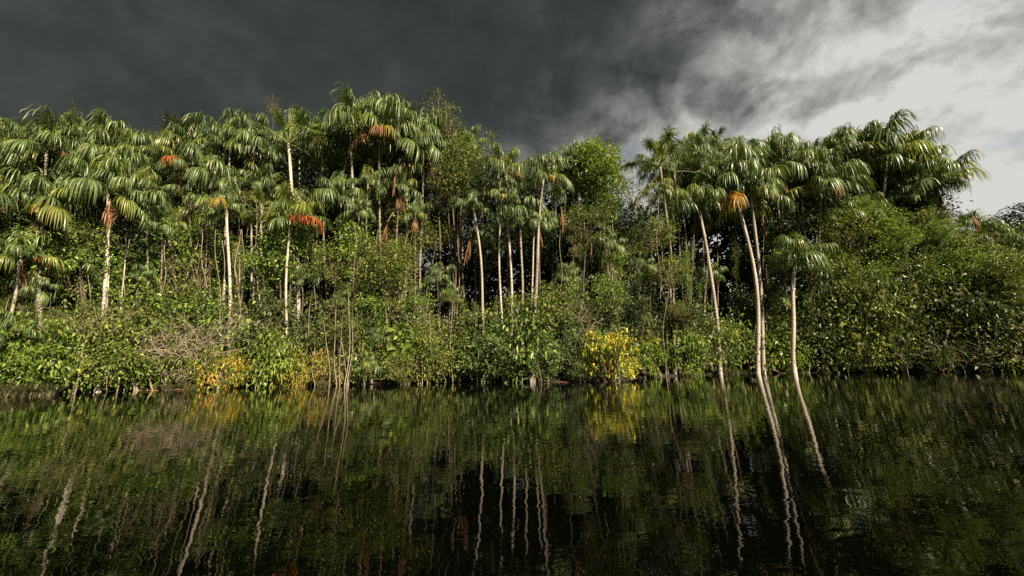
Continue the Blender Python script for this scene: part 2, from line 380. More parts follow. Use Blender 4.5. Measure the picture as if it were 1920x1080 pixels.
# ---- right
palm("open palm with starburst fans on long stalks against grey sky", 1266, .8, 1238, 312, 76, 12, "star", 8, "trunk_grey", ehi=84, elo=20, fresh=2, az0=.4)
palm("palm right beside the starburst palm with thin mottled trunk", 1292, 1.6, 1264, 322, 66, 11, "star", 6.5, "trunk_grey", elo=0, yellow=1, dead=1, deadaz=2.4)
palm("low yellow green palm hanging left of the starburst palm", 1252, 1.2, 1230, 345, 44, 6, "curtain", 4, "trunk_grey", fresh=6, elo=-25, ehi=20, az0=2.6)
palm("palm with splayed bare stalks atop a long curving white trunk", 1350, -.2, 1311, 398, 74, 11, "curtain", 8.5, "trunk_pale", ehi=84, elo=28, sag=V3((.35, 0, 0)))
palm("tall palm with golden dead curtain and leaning twin white trunk", 1420, -1.1, 1374, 352, 92, 17, "curtain", 9, "trunk_pale", gold=3, deadaz=-3.0, elo=15, spear=1, sag=V3((.75, 0, 0)))
palm("straighter one of the twin white trunked palms standing in water", 1431, -1.0, 1407, 366, 76, 13, "curtain", 8.5, "trunk_pale", yellow=1, deadaz=-1.3, sag=V3((.28, 0, 0)))
palm("dark palm seen between starburst palm and golden curtain", 1322, 2.6, 1318, 300, 56, 12, "curtain", 5, "trunk_grey")
palm("small dark palm poking up left of the golden curtain's crown", 1352, 3.4, 1342, 270, 40, 10, "star", 4, "trunk_grey")
palm("palm with long grey green beard behind the twin trunks", 1478, 1.2, 1452, 312, 78, 17, "curtain", 6, "trunk_grey", dead=2, spear=2)
palm("palm with thin leaning trunk right of the bearded palm", 1520, 1.8, 1496, 318, 60, 13, "curtain", 6, "trunk_grey")
palm("palm with straight brown trunk and yellow flecked crown, right group", 1544, 1.0, 1540, 350, 80, 17, "curtain", 7, "trunk_grey", fresh=3, yellow=1, spear=1)
palm("palm rising behind the straight brown trunk near bright sky", 1590, 2.6, 1572, 292, 66, 14, "curtain", 6, "trunk_grey")
palm("palm with knobbed dome crown left of the highest right palm", 1625, 3.2, 1622, 280, 66, 15, "curtain", 5, "trunk_grey")
palm("highest palm of the right group with pale slim trunk", 1650, 2.4, 1664, 298, 84, 18, "curtain", 6, "trunk_pale")
palm("palm with reddish dead tuft under its crown near the sky gap", 1690, 2.6, 1706, 298, 64, 14, "curtain", 5, "trunk_grey", dead=2, deadaz=-.8)
palm("lower palm below the right group with gap of sky beside it", 1735, 3.4, 1736, 338, 46, 9, "curtain", 4, "trunk_grey")
lean = palm("leaning palm with shaggy trunk reaching right over open sky", 1692, .9, 1758, 338, 64, 10, "curtain", 8, "trunk_dark", ehi=55, elo=-8, dead=1, az0=.35, sag=V3((-.1, 0, 0)))
palm("bent palm growing from the water right of the twin trunks", 1489, -1.1, 1492, 492, 66, 12, "curtain", 9.5, "trunk_pale", elo=5, ehi=60, sag=V3((-.28, 0, 0)))
for i, (bx, tx, ty, rp, dn) in enumerate([(1762, 1765, 418, 30, 4), (1800, 1812, 424, 40, 5), (1852, 1850, 440, 42, 3.5), (1884, 1880, 448, 38, 4.5), (1915, 1918, 462, 50, 2.5),
                                  (1836, 1838, 470, 34, 2), (1782, 1786, 452, 30, 3)]):
    palm(None, bx, dn, tx, ty, rp, 10, "curtain", 4, "trunk_grey", dead=1 if i in (1, 3) else 0, desc="low grey green palm", group="low palms at far right", fresh=2 if i == 4 else 0)
# fan palms of the undergrowth
for i, (bx, d, tx, ty, rp) in enumerate([(684, -.3, 684, 682, 34), (712, .3, 712, 640, 34), (842, .4, 842, 560, 30), (150, .8, 150, 500, 40), (258, .9, 260, 520, 34), (560, 1.1, 566, 520, 30),
                                       (1062, .9, 1060, 520, 34), (1205, 1.2, 1200, 500, 36), (1330, 1.0, 1332, 520, 34), (1452, .8, 1450, 560, 36), (822, .8, 820, 520, 36), (640, 1.0, 640, 560, 30), (60, .6, 62, 540, 40)]):
    palm(None, bx, d, tx, ty, rp, 9, "curtain", 3.5, "trunk_dark", desc="young fan palm in the undergrowth", name="young_palm", group="young fan palms under the canopy")

# filler palms: crown as one mesh, five crown shapes
def crown_geo(seed, nf=22, style="curtain"):
    rr = random.Random(seed); g = G()
    for i in range(nf):
        f = (i + .5) / nf; e = 84 - 98 * f; eb = min(ELEV, key=lambda q: abs(q - e))
        src = FG[style, eb, rr.randrange(3)]
        V = np.concatenate(src.V); a = i * 2.39996 + rr.uniform(-.2, .2); s = rr.uniform(.85, 1.1)
        m = np.array(Matrix.Rotation(a, 3, "Z") @ Matrix.Rotation(R(eb - e), 3, "Y")) * s
        V = V @ m.T
        g.V.append(V); g.F.extend([tuple(q + g.n for q in fc) for fc in src.F]); g.I.extend(src.I); g.n += len(V)
    return g.mesh("crown", ["palm", "petiole"])
CROWNS = [crown_geo(s, 23, "curtain" if s % 3 else "wild") for s in range(6)]
TR = [trunk_mesh(V3((0, 0, 1)), .012, .009, 50 + i, m, wob=.012, sag=V3((0, 0, 0)), flare=1.2) for i, m in enumerate(("trunk_grey", "trunk_pale", "trunk_dark"))]
def filler_palm(px, d, py, rp, desc, group):
    B = base_at(px, d); B.z = .1; T = at(px + random.uniform(-6, 6), py, B.y); s = rp / FPX * B.y * random.uniform(.9, 1.15)
    o = thing("palm_tree", B, "palm tree", desc=desc, group=group)
    t = T - B
    q = Vector((0, 0, 1)).rotation_difference(t.normalized()).to_euler()
    h = t.length
    tr = obj("trunk", random.choice(TR), o, (0, 0, 0), q, (h * .8 * .9, h * .8 * .9, h)); 
    sx = random.uniform(5, 9)
    tr.scale = (sx, sx, h)
    obj("crown", random.choice(CROWNS), o, t, (0, 0, random.uniform(0, 6.28)), s)
for i in range(46):
    px = -20 + i * 42 + random.uniform(-14, 14)
    if 1165 < px < 1225 or px > 1735: continue
    rp = random.uniform(42, 58)
    filler_palm(px, random.uniform(4, 8.5), sky_y(px) + random.uniform(50, 95), rp, "second row palm below skyline", "palms of the second row")
for i in range(30):
    px = 0 + i * 60 + random.uniform(-20, 20)
    if px > 1730 or 1170 < px < 1225: continue
    filler_palm(px, random.uniform(2.2, 5), sky_y(px) + random.uniform(120, 185), random.uniform(34, 46), "lower palm in canopy shade", "palms under the canopy")

# ------------------------------------------------------------------ broadleaf plants
def clump_geo(seed, w, dpt, h, z0, n_cl, n_lf, lf, lw, mats, cl_r=.33, droop=.3, up=.2, shape="dome", twig=.5, whorl=False, trunk_r=.05):
    """branches curve from the foot to leaf clumps spread through the volume; many separate leaves to a clump"""
    rr = np.random.default_rng(seed); g = G(); gb = G()
    th = rr.uniform(0, 2 * np.pi, n_cl); ct = rr.uniform(-1, 1, n_cl)
    rad = rr.uniform(.45, 1.0, n_cl) ** .6
    lump = 1 + .28 * np.sin(3 * th + seed) * np.cos(2.3 * ct * 2 + seed * 1.7) + rr.normal(0, .08, n_cl)
    st = np.sqrt(1 - ct ** 2)
    C = np.stack([np.cos(th) * st * w * rad * lump, np.sin(th) * st * dpt * rad * lump, z0 + h / 2 + ct * h / 2 * rad * lump], 1)
    if shape == "dome": C[:, 2] = np.where(C[:, 2] < z0, z0 + rr.uniform(0, .3, n_cl), C[:, 2])
    Cs = []; Ds = []; Ns = []
    for i in range(n_cl):
        n = int(n_lf * rr.uniform(.5, 1.4)); c = C[i]
        r = cl_r * .82 * rr.uniform(.55, 1.4)
        P = c + rr.normal(0, 1, (n, 3)) * np.array([r, r, r * .55])
        out = (P - c); out /= np.linalg.norm(out, axis=1, keepdims=True) + 1e-6
        D = out * .9 + rr.normal(0, .40, (n, 3)) + np.array([0, -.15, up - droop])
        Cs.append(P); Ds.append(D); Ns.append(out * .8)
        if rr.random() < twig:
            mid = np.array([c[0] * .45, c[1] * .45, (c[2]) * .55 + rr.uniform(-.2, .2)])
            q0 = np.array([c[0] * .1, c[1] * .1, max(0, min(z0 * .6, c[2] * .3))])
            pts = [(1 - u) ** 2 * q0 + 2 * u * (1 - u) * mid + u * u * c + rr.normal(0, .03, 3) * (0 < u < 1) for u in (0, .25, .5, .75, 1)]
            rt = trunk_r * rr.uniform(.35, .8)
            gb.tube(pts, [rt, rt * .8, rt * .6, rt * .42, rt * .2], 4, 0)
            for _ in range(2):
                e = c + rr.normal(0, r * .9, 3)
                gb.tube([pts[3], (pts[3] + e) / 2 + rr.normal(0, .06, 3), e], [rt * .35, rt * .25, rt * .1], 3, 0)
    P = np.concatenate(Cs); D = np.concatenate(Ds)
    k = rr.uniform(.65, 1.3, len(P))
    leaves(g, P, D, lf * k, lw * k, 0, droop=droop, Nrm=np.concatenate(Ns))
    return g.mesh("foliage", [mats[0]], smooth=False), gb.mesh("branches", [mats[1]])

PROTO = {}
def proto(key, variants, **kw):
    PROTO[key] = [clump_geo(seed=kw.get("seed0", 0) + 17 * i + len(PROTO) * 101, **{k: v for k, v in kw.items() if k != "seed0"}) for i in range(variants)]
proto("mid", 3, w=1.35, dpt=1.1, h=2.3, z0=.15, n_cl=40, n_lf=40, lf=.24, lw=.11, mats=("leaf_mid", "twig"))
proto("bright", 2, w=1.2, dpt=1.0, h=2.0, z0=.1, n_cl=48, n_lf=36, lf=.24, lw=.09, mats=("leaf_bright", "twig"), droop=.5)
proto("olive", 3, w=1.5, dpt=1.2, h=2.4, z0=.1, n_cl=62, n_lf=52, lf=.155, lw=.085, mats=("leaf_olive", "twig"), cl_r=.3)
proto("dusky", 3, w=1.4, dpt=1.1, h=2.5, z0=.1, n_cl=66, n_lf=46, lf=.17, lw=.09, mats=("leaf_dusky", "twig"), cl_r=.3)
proto("willow", 3, w=1.4, dpt=1.1, h=2.5, z0=.05, n_cl=44, n_lf=38, lf=.30, lw=.055, mats=("leaf_willow", "twig"), cl_r=.3, up=.35, droop=.15)
proto("gold", 3, w=1.35, dpt=1.0, h=2.3, z0=.0, n_cl=50, n_lf=30, lf=.22, lw=.09, mats=("leaf_gold", "dead_twig"), droop=.7)
proto("yellow", 1, w=1.55, dpt=1.0, h=2.9, z0=.1, n_cl=56, n_lf=24, lf=.23, lw=.11, mats=("leaf_yellow", "twig"), droop=.8, cl_r=.26)
proto("big", 2, w=1.2, dpt=.9, h=2.4, z0=.1, n_cl=30, n_lf=12, lf=.46, lw=.17, mats=("leaf_bright", "twig"), cl_r=.2, up=.4, droop=.45)
proto("brown", 1, w=1.1, dpt=.9, h=1.8, z0=.1, n_cl=40, n_lf=26, lf=.22, lw=.05, mats=("leaf_brown", "dead_twig"), droop=.8)
# tree crowns (z0 = 0 at the underside)
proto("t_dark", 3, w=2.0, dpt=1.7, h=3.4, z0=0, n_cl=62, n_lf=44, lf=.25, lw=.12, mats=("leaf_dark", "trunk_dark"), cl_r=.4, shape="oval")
proto("t_mid", 3, w=1.7, dpt=1.5, h=3.6, z0=0, n_cl=54, n_lf=46, lf=.22, lw=.10, mats=("leaf_mid", "twig"), cl_r=.36, shape="oval")
proto("t_olive", 2, w=1.9, dpt=1.6, h=3.2, z0=0, n_cl=64, n_lf=48, lf=.17, lw=.085, mats=("leaf_olive", "twig"), cl_r=.36, shape="oval")
proto("t_bright", 2, w=1.5, dpt=1.3, h=3.2, z0=0, n_cl=60, n_lf=44, lf=.22, lw=.11, mats=("leaf_bright", "twig"), cl_r=.34, shape="oval")
proto("t_lime", 2, w=1.6, dpt=1.4, h=2.6, z0=0, n_cl=64, n_lf=56, lf=.16, lw=.085, mats=("leaf_lime", "twig"), cl_r=.36, shape="oval")
proto("t_sparse", 3, w=1.2, dpt=1.0, h=2.8, z0=0, n_cl=22, n_lf=26, lf=.18, lw=.085, mats=("leaf_olive", "twig"), cl_r=.26, shape="oval", twig=1.0, trunk_r=.07)
proto("t_col", 3, w=1.0, dpt=.9, h=5.0, z0=0, n_cl=50, n_lf=44, lf=.22, lw=.10, mats=("leaf_mid", "twig"), cl_r=.34, shape="oval")
proto("t_colol", 2, w=1.0, dpt=.9, h=4.6, z0=0, n_cl=52, n_lf=46, lf=.17, lw=.08, mats=("leaf_olive", "twig"), cl_r=.34, shape="oval")

def shrub(px, d, kind, sc, label=None, desc=None, z=0, group="shrubs along the waterline", name="shrub", cat="shrub", sz=None, v=None):
    B = base_at(px, d); B.z = z
    o = thing(name, B, cat, label=label, desc=desc, group=group); q = (B.y / 24) ** .8; sc *= q
    if sz: sz *= q
    f, b = random.choice(PROTO[kind]) if v is None else PROTO[kind][v % len(PROTO[kind])]
    a = random.uniform(-.6, .6) + (math.pi if random.random() < .5 else 0)
    wd = 1 if label else .84
    s = (sc * wd, sc * wd, (sz or sc * random.uniform(.85, 1.15)) * (1.08 if not label else 1))
    obj("foliage", f, o, (0, 0, 0), (0, 0, a), s); obj("branches", b, o, (0, 0, 0), (0, 0, a), s)
    return o
def tree(px, d, pyt, kind, sc=1.0, label=None, desc=None, group="leafy trees among the palms", mat=2, name="broadleaf_tree", lean=0, hs=1.0, thick=None):
    """pyt: image height of the crown's top"""
    B = base_at(px, d); B.z = .1; T = at(px + lean, pyt, B.y); f, b = random.choice(PROTO[kind])
    ch = max(v.co.z for v in f.vertices) * sc * hs
    t = T - B; t = t - Vector((0, 0, ch))
    if t.z < .3: t.z = .3
    o = thing(name, B, "tree", label=label, desc=desc, group=group)
    r = thick or random.uniform(.05, .09)
    obj("trunk", trunk_mesh(t + Vector((0, 0, ch * .35)), r, r * .55, len(bpy.data.meshes), ("trunk_grey", "trunk_pale", "trunk_dark", "twig")[mat], wob=.22, sides=7), o)
    a = random.uniform(0, 6.28)
    c = obj("crown", f, o, t, (0, 0, a), (sc, sc, sc * hs)); obj("limbs", b, c)
    return o

# landmark trees
tree(1110, 2.6, 252, "t_bright", 1.15, "leafy round topped tree standing alone between the palm clumps", lean=4, thick=.10)
tree(1128, 2.2, 300, "t_mid", 1.0, "second leafy tree just below the round topped one", lean=2)
tree(1092, 1.9, 372, "t_olive", .9, "leafy tree filling below the round topped tree, left side")
tree(822, 2.2, 162, "t_sparse", .95, "ragged tree with yellowish twig tips above the middle palms", thick=.09)
tree(846, 2.0, 196, "t_sparse", 1.1, "ragged yellowish tree at the right end of the middle skyline", thick=.09)
tree(868, 1.7, 268, "t_olive", 1.0, "dense olive tree on the shoulder right of the middle palms", thick=.1)
tree(842, 1.6, 300, "t_olive", .95, "olive tree under the ragged trees, beside the dark gap")
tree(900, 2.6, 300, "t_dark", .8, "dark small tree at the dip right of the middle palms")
tree(926, 2.8, 248, "t_sparse", .95, "sparse twiggy tree above the centre clump")
tree(516, 2.4, 176, "t_sparse", .42, "thin bare topped tree with a few dark leaves over white trunked palm", thick=.03)
tree(345, 4.0, 216, "t_dark", .5, "small dark round treetop beside the left skyline notch")
tree(1180, 2.6, 318, "t_sparse", 1.0, "sparse dark tree with open twigs in the bright gap", mat=0)
tree(1206, 3.4, 372, "t_sparse", .9, "low twiggy tree filling the foot of the bright gap", mat=0)
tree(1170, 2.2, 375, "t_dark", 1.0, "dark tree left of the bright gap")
tree(1218, 2.0, 402, "t_olive", .9, "yellowish olive tree right below the bright gap")
tree(1480, .9, 428, "t_bright", .5, "small bright rosette leaved tree right of the twin trunks")
tree(1640, 1.5, 378, "t_lime", 1.15, "lime green tree glowing in the sun below the right palms", thick=.09)
tree(1606, 1.9, 366, "t_lime", .7, "smaller lime green treetop left of the glowing one")
tree(1672, 1.2, 420, "t_lime", .95, "lime green lower branch mass right of the glowing tree")
tree(1748, 1.4, 412, "t_lime", .75, "lime green bush top at the foot of the leaning palm")
tree(1588, 1.2, 378, "t_olive", 1.5, "broad brownish olive tree left of the glowing lime tree")
tree(1712, 1.7, 388, "t_olive", 1.0, "olive tree behind the leaning palm's foot")
tree(1785, 1.6, 432, "t_olive", 1.1, "yellowish olive tree under the far right skyline")
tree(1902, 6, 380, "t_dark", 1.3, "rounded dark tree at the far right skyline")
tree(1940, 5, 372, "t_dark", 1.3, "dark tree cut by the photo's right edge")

KN = {"t_dark": "dark green", "t_mid": "mid green", "t_olive": "olive green", "t_bright": "bright green", "t_col": "narrow mid green", "t_colol": "narrow olive", "t_sparse": "sparse leaved", "t_lime": "lime green"}
# understory trees: rows behind the shore shrubs
for i in range(150):
    px = -20 + i * 13.2 + random.uniform(-12, 12)
    if px > 1700: k = random.choice(["t_olive", "t_olive", "t_mid"]); py = random.uniform(455, 540)
    elif px > 1500: k = random.choice(["t_olive", "t_colol", "t_mid"]); py = random.uniform(430, 560)
    elif 600 < px < 860: k = random.choice(["t_olive", "t_colol", "t_col", "t_mid"]); py = random.uniform(370, 540)
    elif 350 < px < 500: k = random.choice(["t_sparse", "t_colol", "t_sparse", "t_mid"]); py = random.uniform(430, 540)
    else: k = random.choice(["t_col", "t_mid", "t_dark", "t_mid", "t_olive"]); py = random.uniform(370, 560)
    if any(a < px < b for a, b in ((826, 858), (892, 940), (1184, 1206), (1350, 1374), (1546, 1568), (640, 662), (566, 592), (388, 412), (698, 716), (1300, 1320), (470, 486), (752, 766), (1228, 1244), (1046, 1060), (1596, 1610), (100, 116), (226, 240), (300, 312), (70, 112), (172, 206), (1264, 1294), (1328, 1350), (940, 1006))): continue
    if random.random() < (.65 if 366 < px < 490 or 935 < px < 1010 else .45 if px < 1500 else .12): continue
    tree(px, random.uniform(.3, 2.3), py, k, random.uniform(.72, 1.0), desc=KN[k] + " understory tree", group="understory trees", mat=random.choice([0, 2, 3]))
for i in range(44):
    px = -30 + i * 45 + random.uniform(-14, 14)
    lo = sky_y(px)
    if 1160 < px < 1232: lo = 360
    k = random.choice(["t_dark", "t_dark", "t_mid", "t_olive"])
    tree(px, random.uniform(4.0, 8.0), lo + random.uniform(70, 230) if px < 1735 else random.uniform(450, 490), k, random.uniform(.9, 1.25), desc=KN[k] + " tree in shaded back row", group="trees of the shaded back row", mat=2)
# slim bare poles between the shrubs and the canopy
def climber(o, t, lo, w):
    f, b = random.choice(PROTO[random.choice(["t_col", "t_colol"])])
    q = Vector((0, 0, 1)).rotation_difference(t.normalized()).to_euler(); q.z = 0
    obj("climbing_vine", f, o, t * lo, q, (w, w, t.length * random.uniform(.07, .11)))
poles = [(370, 410), (384, 400), (398, 420), (436, 400), (448, 430), (470, 440), (488, 420), (512, 440), (536, 470), (552, 480), (596, 410), (612, 470), (634, 440), (652, 430), (676, 440), (700, 450), (716, 430), (728, 420),
         (742, 440), (756, 450), (806, 470), (852, 520), (872, 460), (1060, 480), (1100, 470), (1136, 450), (1160, 440), (1182, 480), (1222, 440), (1242, 460), (1286, 470), (1302, 420), (1326, 450), (1364, 470),
         (1384, 460), (1440, 430), (1516, 480), (1540, 490), (1562, 500), (1586, 470), (1636, 440), (1668, 430), (1712, 440), (1756, 450), (30, 470), (60, 440), (92, 430), (118, 460), (140, 430), (214, 450), (236, 430), (254, 460), (300, 440), (322, 430), (344, 440)]
poles = [p for i, p in enumerate(poles) if i % 4 != 1]
for px, py in poles:
    B = base_at(px, random.choice([.5, 1.5, 2.5, 3.2]) + random.uniform(0, .7)); B.z = .02
    lx = random.uniform(-34, 34) + (px - 960) * -.03
    T = at(px + lx, py - random.uniform(20, 90), B.y)
    pale = random.random() < .22
    m = "trunk_pale" if pale else random.choice(["trunk_grey", "twig"])
    o = thing("slender_tree", B, "tree", desc=("thin pale stemmed tree" if pale else "thin brown stemmed tree"), group="slim trees in the thicket")
    t = T - B; r = random.uniform(.028, .055) * (B.y / 24)
    obj("trunk", trunk_mesh(t, r, r * .6, len(bpy.data.meshes), m, wob=.26, sides=6), o)
    f, b = random.choice(PROTO["t_sparse"]); s = random.uniform(.45, .7)
    c = obj("crown", f, o, t - Vector((0, 0, .8)), (0, 0, random.uniform(0, 6)), s); obj("limbs", b, c)
    if random.random() < .7: climber(o, t, random.uniform(.2, .5), random.uniform(.25, .4))

# shore shrubs
ZONES = [(-60, 360, ["mid", "mid", "bright", "big", "olive"]), (360, 500, ["gold", "gold", "olive"]), (500, 650, ["gold", "olive", "bright"]), (650, 860, ["olive", "mid", "olive", "big"]), (860, 1100, ["willow", "willow", "willow", "bright"]),
         (1100, 1185, ["willow", "olive"]), (1185, 1350, ["bright", "mid", "big", "olive"]), (1350, 1500, ["mid", "bright", "olive", "willow"]), (1500, 2000, ["dusky", "dusky", "olive", "dusky", "mid"])]
SN = {"dusky": "dark small leaved olive", "big": "large leaved bright green", "mid": "mid green", "bright": "bright long leaved", "olive": "small leaved olive", "willow": "narrow leaved grey green", "gold": "golden orange leaved", "yellow": "yellow", "brown": "dry brown"}
def zone(px):
    for a, b, k in ZONES:
        if a <= px < b: return random.choice(k)
    return "olive"
KEEP = [(832, 856), (1184, 1202), (1404, 1436), (1476, 1502), (1536, 1550)]   # dark openings and trunks that stand free in the water
GAPS = [(20, 40), (100, 125), (150, 170), (222, 242), (395, 415), (470, 492), (560, 580), (640, 655), (700, 728), (765, 782), (1036, 1052), (1240, 1262), (1306, 1328), (1365, 1382), (1510, 1524), (1552, 1568), (1655, 1675), (1795, 1815)]
def gap(px, p=.85):
    return any(a - 6 < px < b + 6 for a, b in GAPS) and random.random() < p
px = -50
while px < 1990:
    if not any(a < px < b for a, b in KEEP) and not gap(px) and not 1106 < px < 1186:
        k = zone(px); big_ = random.random() < .4
        sc = random.uniform(.85, 1.2) if big_ else random.uniform(.35, .7)
        shrub(px, random.uniform(-.9, .5) if not big_ else random.uniform(-.3, .6), k, sc, desc=SN[k] + " shrub dipping into water", sz=sc * random.uniform(.8, 1.5), z=random.choice([0, 0, .25, .5]))
    px += 35 + random.uniform(-14, 18)
px = -40
while px < 1990:
    if any(a < px < b for a, b in KEEP[:3]) or gap(px): px += 14; continue
    k = zone(px)
    if k == "gold": k = random.choice(["olive", "mid", "gold"])
    sc = random.uniform(.85, 1.15) * (1.25 if px > 1500 else (1.15 if px > 1250 else 1))
    if 860 < px < 1100 or 650 < px < 830: sc *= 1.2
    shrub(px, random.uniform(.0, .8), k, sc, desc=SN[k] + " shrub behind water's edge", group="shrubs behind the water's edge")
    px += 52 + random.uniform(-18, 18)
px = -30
while px < 1990:
    k = random.choice(["dusky", "dusky", "olive"]) if px > 1500 else random.choice(["mid", "olive", "dusky"]) if px > 600 else random.choice(["mid", "olive", "dusky", "mid"])
    sc = random.uniform(1.1, 1.5) * (1.25 if px > 1500 else 1.05)
    if gap(px, .6): px += 16; continue
    shrub(px, random.uniform(.6, 1.5), k, sc, desc="tall " + SN[k] + " thicket shrub", z=.3, group="tall shrubs of the thicket", sz=sc * 1.25)
    px += 66 + random.uniform(-22, 22)
for i in range(30):
    px = 10 + i * 64 + random.uniform(-18, 18)
    if any(a - 8 < px < b + 8 for a, b in KEEP) or gap(px) or 1100 < px < 1190 or 940 < px < 1004 or 380 < px < 450 or 176 < px < 204 or random.random() < .15: continue
    k = random.choice(["t_col", "t_colol", "t_mid", "t_olive"] if not 860 < px < 1100 else ["t_col", "t_bright", "t_colol"])
    tree(px, random.uniform(-.4, .5), random.uniform(545, 635), k, random.uniform(.42, .62), desc=KN[k] + " small tree at water's edge", group="small trees at the water's edge", mat=3, name="bankside_tree", thick=.03)
# landmark shrubs
shrub(1144, -1.4, "yellow", 1.0, label="yellow leaved bush blazing over the water near the centre", v=0, name="yellow_bush", cat="bush")
shrub(1172, -.8, "yellow", .55, label="small yellow orange bush touching the water right of the blazing one", name="yellow_bush", cat="bush")
shrub(1222, .4, "yellow", .5, label="yellow green tuft in the green shrubs below starburst palm", z=1.2, name="yellow_bush", cat="bush")
shrub(508, .5, "yellow", .55, label="yellow leaved bush above the orange shrubs, near two pale trunks", z=1.8, name="yellow_bush", cat="bush")
shrub(1450, .6, "yellow", .45, label="yellow and orange tuft between twin trunks and bent palm", z=1.6, name="yellow_bush", cat="bush")
for q, (gx, gd, gz, gs) in enumerate([(385, -.4, 0, .5), (435, -.3, .2, .6), (470, 0, .9, .5), (520, .1, .4, .65), (560, -.4, 0, .5), (600, 0, .3, .6), (636, -.2, .1, .45)]):
    shrub(gx, gd, "gold", gs, desc="tall yellow and orange leaved shrub", z=gz)
shrub(405, -1.1, "gold", .85, label="orange leaved shrub low over the water, leftmost of the orange ones", v=0)

# dead tangled brush
def brush_mesh(seed, n, w, h, mat="dead_twig", r=.016):
    rr = np.random.default_rng(seed); g = G()
    for i in range(n):
        p = np.array([rr.uniform(-w, w), rr.uniform(-.5, .5), rr.uniform(0, h * .6)]); d = rr.normal(0, 1, 3) * np.array([1, .5, .9]); d[2] = abs(d[2]) * .7 + .1; d /= np.linalg.norm(d)
        L = rr.uniform(.7, 2.1); pts = [p]; curl = rr.normal(0, .25, 3)
        for k in range(6):
            p = p + d * L / 6; pts.append(p); d = d + curl * .5 + rr.normal(0, .16, 3); d /= np.linalg.norm(d)
        rt = r * rr.uniform(.5, 1.6); g.tube(pts, [rt * (1 - .12 * k) for k in range(7)], 4, 0)
        for k in (2, 4):
            e = pts[k] + rr.normal(0, .35, 3); g.tube([pts[k], (pts[k] + e) / 2 + rr.normal(0, .05, 3), e], [rt * .6, rt * .4, rt * .2], 3, 0)
    return g.mesh("branches", [mat])
BR = [brush_mesh(s, 30, 1.2, 2.2) for s in range(4)]
for i, (px, d, z, s) in enumerate([(262, -.6, 1.2, .8), (292, -.8, 1.5, .95), (318, -.9, 1.2, .95), (345, -.8, 1.2, 1.0), (372, -.7, 1.1, .95), (402, -.2, 2.0, .9), (446, 0, 2.2, .8), (330, -1.0, .2, .6),
                                   (620, -.3, .3, .7), (1080, -.2, 3.2, .7), (1100, .2, 2.4, .8), (985, -.4, 1.2, .7), (770, .4, 3.2, .8), (1340, .3, 1.6, .9), (1310, .3, .4, .8), (1790, -.6, .6, 1.1), (1870, -.6, .4, 1.0), (160, -.2, 2.4, .8)]):
    B = base_at(px, d); B.z = z
    o = thing("dead_brush", B, "dead branches", desc="tangle of bare pale twigs", group="tangles of dead brush", rz=random.choice([0, math.pi]), me=BR[i % 4], sc=s)
# leaning bare branches over the water at left
def branch_thing(pts_px, d, r, label, mat="dead_twig", name="leaning_branch"):
    B = base_at(pts_px[0][0], d)
    P = [at(a, b, B.y + (j * .12 if j else 0)) for j, (a, b) in enumerate(pts_px)]
    P[0] = B + Vector((0, 0, -.2))
    g = G(); Q = []
    for j in range(len(P) - 1):
        for u in (0, .33, .66): Q.append((P[j].lerp(P[j + 1], u) + Vector((random.uniform(-.03, .03),) * 3)) - B)
    Q.append(P[-1] - B)
    g.tube(Q, [r * (1 - .7 * k / len(Q)) for k in range(len(Q))], 6, 0)
    for k in range(2, len(Q) - 1, 2):
        e = Q[k] + Vector((random.uniform(-.6, .6), random.uniform(-.3, .3), random.uniform(-.1, .6)))
        g.tube([Q[k], Q[k].lerp(e, .5) + Vector((0, 0, .08)), e], [r * .35, r * .25, r * .1], 4, 0)
    o = thing(name, B, "branch", label=label, me=g.mesh("branch", [mat]))
branch_thing([(256, 728), (246, 690), (228, 660), (205, 634), (175, 612), (138, 594)], -1.0, .07, "pale leaning branch rising leftward from the water, longest at far left")
branch_thing([(262, 726), (240, 680), (212, 645), (192, 622)], -1.1, .045, "thinner pale branch running beside the long leaning one")
branch_thing([(224, 730), (222, 700), (220, 672)], -1.0, .04, "short upright snag in the water left of the leaning branch")
branch_thing([(290, 727), (278, 690), (264, 650)], -1.0, .04, "thin snag in the water right of the leaning branches")
branch_thing([(190, 440), (205, 480), (190, 520), (150, 560)], .2, .05, "curled bare bough looping off the sheath wrapped palm", mat="trunk_pale")
branch_thing([(480, 600), (440, 500), (452, 430)], .3, .05, "crooked bare stem slanting behind the yellow fronded palm", mat="dead_twig")
branch_thing([(1790, 700), (1772, 640), (1788, 590), (1806, 560)], -.8, .06, "forked bare branch standing in the dense right thicket", mat="dead_twig")
branch_thing([(1480, 694), (1440, 690), (1405, 688)], -.4, .05, "fallen pale branch lying at the foot of the bent palm")
branch_thing([(140, 735), (150, 690), (158, 640), (172, 600)], -.9, .035, "thin stem rising out of the water among far left shrubs")
